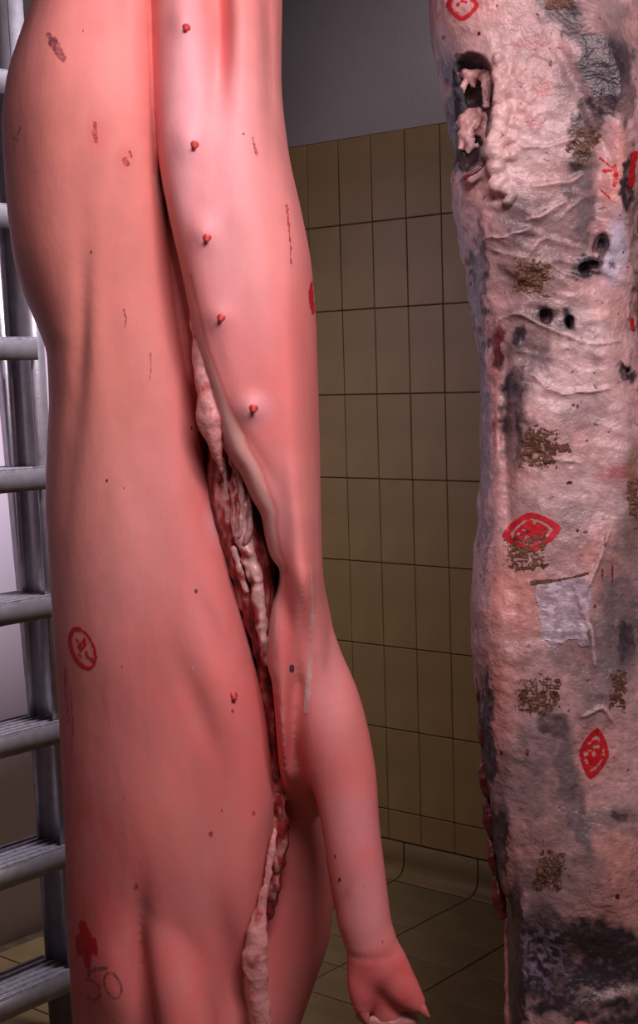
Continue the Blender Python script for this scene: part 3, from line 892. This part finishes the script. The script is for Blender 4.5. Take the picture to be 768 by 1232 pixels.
lo = (float(at(505, 0, YB)[0]), 2.165, zb(1400)-0.01)
hi = (float(at(835, 600, YB)[0]), 2.53, zb(-185))
V, Q = surface_nets(beef_sdf, lo, hi, 0.0030)
V = relax(V, Q, 1)
px, py = project(V)
n1 = fbm(V[:, 0], V[:, 1], V[:, 2], 18, 31, 4); n2 = fbm(V[:, 0], V[:, 1], V[:, 2], 60, 37, 3); n3 = fbm(V[:, 0], V[:, 1], V[:, 2], 18, 43, 4); n4 = fbm(V[:, 0], V[:, 1], V[:, 2], 130, 47, 2)
wx = px+12*n1+9*n2+4*n4; wy = py+12*n3-9*n2+4*n4
c = np.tile(np.array([[0.56, 0.35, 0.355]]), (len(V), 1))
c = mixc(c, (0.60, 0.30, 0.28), np.clip(0.25+1.2*n1, 0, 1)*0.8)
c = mixc(c, (0.33, 0.21, 0.20), np.clip(2.2*n3, 0, 1)*0.7)
c = mixc(c, (0.33, 0.20, 0.17), np.clip((py-780)/300, 0, 1)*np.clip(0.45+1.2*n2, 0, 1)*0.8)
c = mixc(c, (0.62, 0.27, 0.23), spots(wx, wy, [(615, 720, 40, 60, .8), (600, 850, 25, 70, .7), (690, 760, 20, 60, .5), (740, 380, 25, 25, .7), (730, 700, 25, 50, .6), (745, 1060, 45, 60, .7), (610, 1080, 15, 60, .7), (720, 900, 30, 50, .4), (570, 30, 40, 30, .5), (745, 200, 14, 60, .7), (640, 1000, 30, 40, .35), (595, 480, 8, 100, .6)]))
c = mixc(c, (0.70, 0.52, 0.51), spots(wx, wy, [(700, 400, 50, 40, .8), (670, 470, 60, 40, .7), (610, 180, 35, 60, .8), (650, 170, 40, 40, .5), (580, 50, 40, 30, .5), (690, 590, 50, 40, .6), (730, 480, 30, 60, .4)]))
grey = spots(wx, wy, [(625, 275, 16, 28, .8), (660, 260, 60, 30, .5), (640, 320, 50, 45, .55), (700, 240, 18, 60, .85), (640, 425, 26, 24, .75), (655, 385, 60, 18, .5), (700, 500, 24, 16, .4), (625, 490, 16, 60, .7), (720, 800, 30, 60, .7), (745, 750, 28, 70, .8), (690, 620, 20, 20, .4), (640, 930, 34, 60, .6), (690, 960, 14, 80, .85, -10),
                      (660, 980, 40, 40, .5), (715, 20, 30, 50, .5), (680, 780, 18, 30, .6), (740, 60, 20, 60, .7), (620, 900, 14, 60, .3), (665, 1060, 60, 30, .5), (760, 700, 20, 120, .6), (660, 640, 40, 40, .25), (740, 990, 30, 16, .5), (690, 90, 20, 30, .5)], 1.4)
c = mixc(c, (0.17, 0.125, 0.13), grey*(1.15+0.7*n2))
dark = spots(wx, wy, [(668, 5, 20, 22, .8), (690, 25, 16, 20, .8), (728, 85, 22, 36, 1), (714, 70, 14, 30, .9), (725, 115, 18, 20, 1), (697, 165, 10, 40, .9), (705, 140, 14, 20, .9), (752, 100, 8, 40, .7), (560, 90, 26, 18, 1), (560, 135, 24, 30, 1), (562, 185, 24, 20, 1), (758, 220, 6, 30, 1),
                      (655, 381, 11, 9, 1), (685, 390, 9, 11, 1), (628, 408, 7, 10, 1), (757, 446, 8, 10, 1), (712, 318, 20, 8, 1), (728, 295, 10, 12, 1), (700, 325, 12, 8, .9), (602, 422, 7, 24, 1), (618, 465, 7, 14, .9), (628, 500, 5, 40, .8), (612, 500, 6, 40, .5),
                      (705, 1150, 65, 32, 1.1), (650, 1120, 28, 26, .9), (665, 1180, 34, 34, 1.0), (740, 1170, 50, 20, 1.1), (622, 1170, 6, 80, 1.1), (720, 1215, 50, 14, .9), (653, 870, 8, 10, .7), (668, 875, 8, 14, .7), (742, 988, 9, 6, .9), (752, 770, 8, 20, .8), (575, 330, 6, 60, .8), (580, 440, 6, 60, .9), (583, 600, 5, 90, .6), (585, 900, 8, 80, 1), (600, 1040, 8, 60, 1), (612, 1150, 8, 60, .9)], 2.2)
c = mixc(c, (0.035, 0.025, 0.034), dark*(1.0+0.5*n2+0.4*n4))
c = mixc(c, (0.03, 0.02, 0.022), ((V[:, 1] > 2.232)*(wx > 546)*(wx < 602)*(wy > 64)*(wy < 209))*(0.9+0.6*n2))  # deep part of the torn hollow painted near black, shade put into the colour
mott = spots(px, py, [(652, 1140, 30, 45, 1.0)])*np.clip(3*n4+0.1, 0, 1)
c = mixc(c, (0.30, 0.25, 0.33), mott*0.7)
c = mixc(c, (0.40, 0.03, 0.035), spots(wx, wy, [(745, 572, 20, 12, .75), (602, 415, 5, 22, .6), (596, 500, 4, 60, .6), (640, 55, 20, 8, .35), (655, 110, 12, 6, .5), (640, 145, 10, 6, .5)])*(0.8+0.6*n2))
c = mixc(c, (0.20, 0.11, 0.055), spots(wx, wy, [(640, 335, 22, 20, .85), (760, 590, 9, 60, .8), (700, 175, 16, 24, .5), (650, 545, 30, 20, .45), (632, 665, 26, 22, .4), (650, 838, 24, 22, .45), (662, 1046, 18, 20, .4), (670, 985, 10, 18, .4)])*(0.85+0.5*n2))
c = mixc(c, (0.56, 0.48, 0.57), spots(px+4*n2, py+4*n2, [(744, 292, 11, 36, 1), (738, 320, 12, 20, 1)]))
c = np.clip(c*(1+0.22*n2[:, None]+0.12*n4[:, None]), 0.006, 1)
c = mixc(c, (0.66, 0.46, 0.44), fold_field(V[:, 0], V[:, 2])*(V[:, 1] < 2.3)*0.6)  # fold crests painted paler, their highlight put into the colour
mp = spots(px, py, [(605, 140, 26, 80, 1)])*(V[:, 1] < 2.25)
c = mixc(c, (0.70, 0.45, 0.43), mp*0.7)
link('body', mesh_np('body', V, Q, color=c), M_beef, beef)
bvb = make_bvh(V, Q)

# ragged fat hanging inside the hollow
for k, pts in enumerate([
        [[(553, 90, 2.285, 3), (562, 92, 2.275, 6), (576, 90, 2.268, 7), (592, 96, 2.258, 8), (606, 104, 2.25, 7)], [(560, 92, 2.272, 5), (558, 104, 2.268, 3), (559, 112, 2.268, 1.5)], [(584, 96, 2.262, 7), (587, 112, 2.258, 5), (586, 126, 2.256, 3)], [(572, 92, 2.27, 4), (571, 103, 2.266, 1.8)]],
        [[(552, 146, 2.30, 4), (558, 146, 2.293, 8), (568, 141, 2.29, 8), (584, 140, 2.275, 9), (602, 136, 2.26, 8)], [(556, 148, 2.29, 6), (556, 164, 2.282, 4.5), (555, 178, 2.28, 1.8)], [(563, 148, 2.285, 7), (565, 168, 2.276, 5), (563, 184, 2.274, 2)], [(575, 146, 2.28, 6), (577, 160, 2.272, 4), (575, 174, 2.27, 1.5)], [(588, 145, 2.268, 8), (588, 166, 2.26, 7), (584, 188, 2.256, 4)]]]):
    blob_part('fat_shelf', pts, M_beeffat, beef, h=0.0021, k=0.008, amp=0.007, nscale=85, seed=50+k, sq=0.8, it=1)
blob_part('cut_lip', [(548, 214, 2.315, 4), (560, 210, 2.29, 6), (574, 204, 2.27, 6), (586, 196, 2.25, 5)], M_beeffat, beef, h=0.0025, amp=0.002, nscale=110, seed=2)
ridge('lip_meat', beef, bvb, [(553, 218, 2), (562, 212, 2.5), (573, 206, 2.2), (584, 197, 1.5)], M_bone)
# sawn ends of the backbone along the left edge
for k, pts in enumerate([[(580, 868, 2.36, 5), (583, 885, 2.35, 8), (587, 900, 2.35, 6)], [(583, 915, 2.36, 6), (585, 935, 2.35, 9), (588, 955, 2.35, 7)], [(587, 968, 2.36, 7), (590, 985, 2.35, 9), (593, 1002, 2.35, 7)],
                         [(591, 1012, 2.36, 6), (595, 1032, 2.35, 9), (599, 1048, 2.35, 7)], [(598, 1060, 2.36, 6), (601, 1080, 2.35, 8), (605, 1100, 2.35, 6)], [(577, 800, 2.36, 4), (579, 830, 2.35, 6), (581, 850, 2.36, 4)]]):
    blob_part('vertebra', pts, M_bone, beef, h=0.0026, k=0.01, amp=0.004, nscale=80, seed=20+k)
blob_part('neck_flap', [(613, 1105, 2.40, 4), (611, 1150, 2.40, 5), (612, 1200, 2.40, 5), (614, 1260, 2.40, 5)], M_fat, beef, h=0.003, amp=0.003, nscale=60, seed=30)
blob_part('meat_end', [(700, 1240, 2.225, 13), (706, 1262, 2.222, 20), (712, 1310, 2.23, 26), (714, 1350, 2.25, 20)], M_nail, beef, h=0.003, amp=0.003, nscale=60, seed=31)

# red ink stamps
def diamond_mask(cx, cy, rx, ry, ang, hollow, seed, lobes=1.35):
    def fn(A, B):
        b = math.radians(ang); ca, sa = math.cos(b), math.sin(b)
        u = ((A-cx)*ca+(B-cy)*sa)/rx; v = (-(A-cx)*sa+(B-cy)*ca)/ry
        q = (np.abs(u)**lobes+np.abs(v)**lobes)**(1/lobes)
        nz = vnoise(A, B, A*0, 0.22, seed)
        ring = (q < 1)&(q > 0.72)
        core = (q <= 0.60)&(nz > hollow)
        mid_ = (q <= 0.75)&(q > 0.6)&(nz > 0.3)
        return ring | core | mid_
    return fn


for (cx, cy, rx, ry, ang, hol, lab) in [(557, 6, 20, 19, 0, 0.25, 'red diamond ink stamp'), (640, 640, 36, 24, -8, -0.35, 'red ink stamp half covered by a brown scab'), (715, 906, 18, 31, 8, -0.05, 'red diamond ink stamp')]:
    o = decal('ink_stamp', beef, bvb, (cx-rx-4, cy-ry-4, cx+rx+4, cy+ry+4), diamond_mask(cx, cy, rx, ry, ang, hol, cx), M_ink, 1.1, 0.0012)
    if o: o['label'] = lab
strokes('ink_stamp', beef, bvb, [([(727, 205), (736, 205)], 2), ([(740, 200), (742, 212), (740, 222)], 2.6), ([(722, 190), (738, 202)], .8), ([(724, 228), (734, 238)], .9)], M_ink, lift=0.0012)
strokes('ink_stamp', beef, bvb, [([(764, 185), (761, 200), (759, 222)], 3.5)], M_ink, lift=0.0012)
strokes('ink_stamp', beef, bvb, [([(760, 384), (762, 396)], 2.2)], M_ink, lift=0.0012)


# brown crusts of dried brand marks
def brand(cx, cy, rx, ry, ang, seed):
    b = math.radians(ang); ca, sa = math.cos(b), math.sin(b)
    def fn(A, B):
        u = ((A-cx)*ca+(B-cy)*sa); v = (-(A-cx)*sa+(B-cy)*ca)
        e = np.maximum(np.abs(u)/rx, np.abs(v)/ry)+0.25*vnoise(A, B, A*0, 0.16, seed)
        l1 = np.abs(vnoise(u*0.45, v, A*0, 0.26, seed+3)); l2 = np.abs(vnoise(u, v*0.5, A*0, 0.24, seed+9))
        lim = 0.26*np.clip(1.3-e, 0.25, 1)
        return (e < 1.08)&((l1 < lim)|(l2 < lim*0.8)|(vnoise(u, v, A*0, 0.13, seed+5) > 0.5))
    decal('brown_scab', beef, bvb, (cx-1.4*rx-4, cy-1.4*ry-4, cx+1.4*rx+4, cy+1.4*ry+4), fn, M_crust, 1.0, 0.001, 0.0018)


for q in [(640, 333, 20, 18, 5, 1), (650, 538, 20, 22, 3, 2), (674, 538, 14, 5, 3, 3), (632, 664, 24, 20, -10, 4), (649, 838, 24, 20, 3, 5), (744, 830, 9, 22, 4, 6), (662, 1046, 15, 21, 8, 7), (703, 172, 13, 20, 40, 8), (672, 3, 16, 8, 0, 9), (762, 600, 6, 22, 0, 10)]:
    brand(*q)

# shiny film and its brown upper edge
poly = [(643, 700), (712, 690), (710, 770), (652, 778)]


def film_mask(A, B):
    nz = vnoise(A, B, A*0, 0.12, 3)*5
    l = 643+(B-700)*0.12+nz*0.5; r_ = 712-(B-690)*0.03+nz
    t = 702-(A-643)*0.14; bt = 776+nz*1.6-(A-650)*0.05
    return (A > l)&(A < r_)&(B > t)&(B < bt)


o = decal('pale_film', beef, bvb, (636, 684, 718, 790), film_mask, M_foil, 1.4, 0.0012, 0.0012)
if o: o['label'] = 'wrinkled shiny lavender film'
strokes('brown_scab', beef, bvb, [([(641, 701), (662, 699)], 2.6), ([(662, 699), (690, 694), (708, 689)], 1.2)], M_crust, 1.0, 0.002, 0.001)
for (x, y, rx, ry) in [(534, 45, 1.6, 2.2), (577, 40, 1.8, 2.2), (663, 76, 1.8, 4), (690, 487, 2, 1.4), (695, 489, 1.6, 2.4), (686, 580, 3, 1.4), (706, 530, 2, 1), (743, 1078, 2.6, 3), (718, 880, 3, 3), (635, 905, 2, 4), (725, 690, 1.6, 6), (737, 690, 1.2, 12), (716, 729, 1.5, 2), (705, 640, 3, 1.5), (695, 638, 2, 2), (604, 905, 1.5, 2)]:
    decal('spot', beef, bvb, (x-rx-1.5, y-ry-1.5, x+rx+1.5, y+ry+1.5), lambda A, B, x=x, y=y, rx=rx, ry=ry: ((A-x)/rx)**2+((B-y)/ry)**2 < 1, M_bone, 0.7, 0.0012)

# ------------------------------------------------------------------ aluminium stepladder at the left
T_R = 1.43


def on_t(px, py, t):
    v = ray(px, py); k = ((P0+NI*t-CAM)@NI)/(v@NI)
    return CAM+v*k


def st(P):
    q = P-P0
    return q@D, q@NI


p_hi = on_t(33, 408, T_R); p_lo = on_t(80, 1150, T_R)
s_hi, s_lo = st(p_hi)[0], st(p_lo)[0]
sz = lambda z: s_hi+(s_lo-s_hi)*(z-p_hi[2])/(p_lo[2]-p_hi[2])
q_hi = on_t(18, 524, 1.30); q_lo = on_t(66, 1040, 1.30)
sr = lambda z: st(q_hi)[0]+(st(q_lo)[0]-st(q_hi)[0])*(z-q_hi[2])/(q_lo[2]-q_hi[2])
ladder = thing('stepladder', 'grey aluminium stepladder with ribbed treads against white wall behind the pig', 'ladder', tuple(stz(sz(0), 1.65, 0.0)))
WID = 0.46


def hexa(name, pts, mat, parent):
    """eight corners: four below, four above, same turn"""
    Fc = [[3, 2, 1, 0], [4, 5, 6, 7], [0, 1, 5, 4], [1, 2, 6, 5], [2, 3, 7, 6], [3, 0, 4, 7]]
    return link(name, mesh_np(name, pts, Fc, smooth=False), mat, parent)


def post(name, sf, t0, t1, w0, z0, z1, mat, front):
    P = []
    for z in (z0, z1):
        s = sf(z)
        P += [stz(s-w0+front, t0, z), stz(s+front, t0, z), stz(s+front, t1, z), stz(s-w0+front, t1, z)]
    return hexa(name, P, mat, ladder)


ZT = 2.42
for t in (T_R, T_R+WID):
    rail = post('rail', sz, t-0.012, t+0.012, 0.075, 0.012, ZT, M_alu, 0.03)
    # flanges of the channel section
    for fr in (0.034, -0.042):
        P = []
        for z in (0.012, ZT):
            s = sz(z)+fr
            P += [stz(s-0.004, t-0.016, z), stz(s, t-0.016, z), stz(s, t+0.022, z), stz(s-0.004, t+0.022, z)]
        hexa('flange', P, M_alu, rail)
    P = [stz(sz(0)+a-0.02, t+b, z) for z in (0.0, 0.03) for (a, b) in ((-0.05, -0.018), (0.055, -0.018), (0.055, 0.024), (-0.05, 0.024))]
    hexa('rubber_foot', P, M_dark, ladder)
for k in range(8):
    z = 0.25+0.27*k
    s = sz(z)
    t0, t1 = T_R+0.012, T_R+WID-0.012
    P = [stz(s+a, b, c_) for c_ in (z-0.006, z) for (a, b) in ((-0.075, t0), (0.045, t0), (0.045, t1), (-0.075, t1))]
    tr = hexa('tread', P, M_tread, ladder)
    P = [stz(s+a, b, c_) for c_ in (z-0.045, z-0.004) for (a, b) in ((0.040, t0), (0.047, t0), (0.047, t1), (0.040, t1))]
    hexa('tread_lip', P, M_alu, tr)
    for g_ in range(6):
        a = -0.068+0.021*g_
        P = [stz(s+a+e, b, c_) for c_ in (z, z+0.003) for (e, b) in ((0, t0), (0.008, t0), (0.008, t1), (0, t1))]
        hexa('rib', P, M_tread, tr)
# back frame
for t in (1.30, 1.30+WID+0.2):
    post('back_leg', sr, t-0.013, t+0.013, 0.03, 0.012, ZT, M_alu, 0.0)
    P = [stz(sr(0)+a, t+b, z) for z in (0.0, 0.03) for (a, b) in ((-0.04, -0.02), (0.01, -0.02), (0.01, 0.02), (-0.04, 0.02))]
    hexa('rubber_foot', P, M_dark, ladder)
for pyb in (766,):
    z = float(on_t(25, pyb, 1.5)[2]); s = sr(z)
    P = [stz(s+a, b, c_) for c_ in (z-0.014, z+0.014) for (a, b) in ((-0.03, 1.31), (-0.005, 1.31), (-0.005, 1.95), (-0.03, 1.95))]
    hexa('brace', P, M_alu, ladder)
P = [stz(sz(ZT)+a, b, c_) for c_ in (ZT, ZT+0.03) for (a, b) in ((-0.30, T_R-0.15), (0.06, T_R-0.15), (0.06, T_R+WID+0.1), (-0.30, T_R+WID+0.1))]
hexa('top_platform', P, M_tread, ladder)
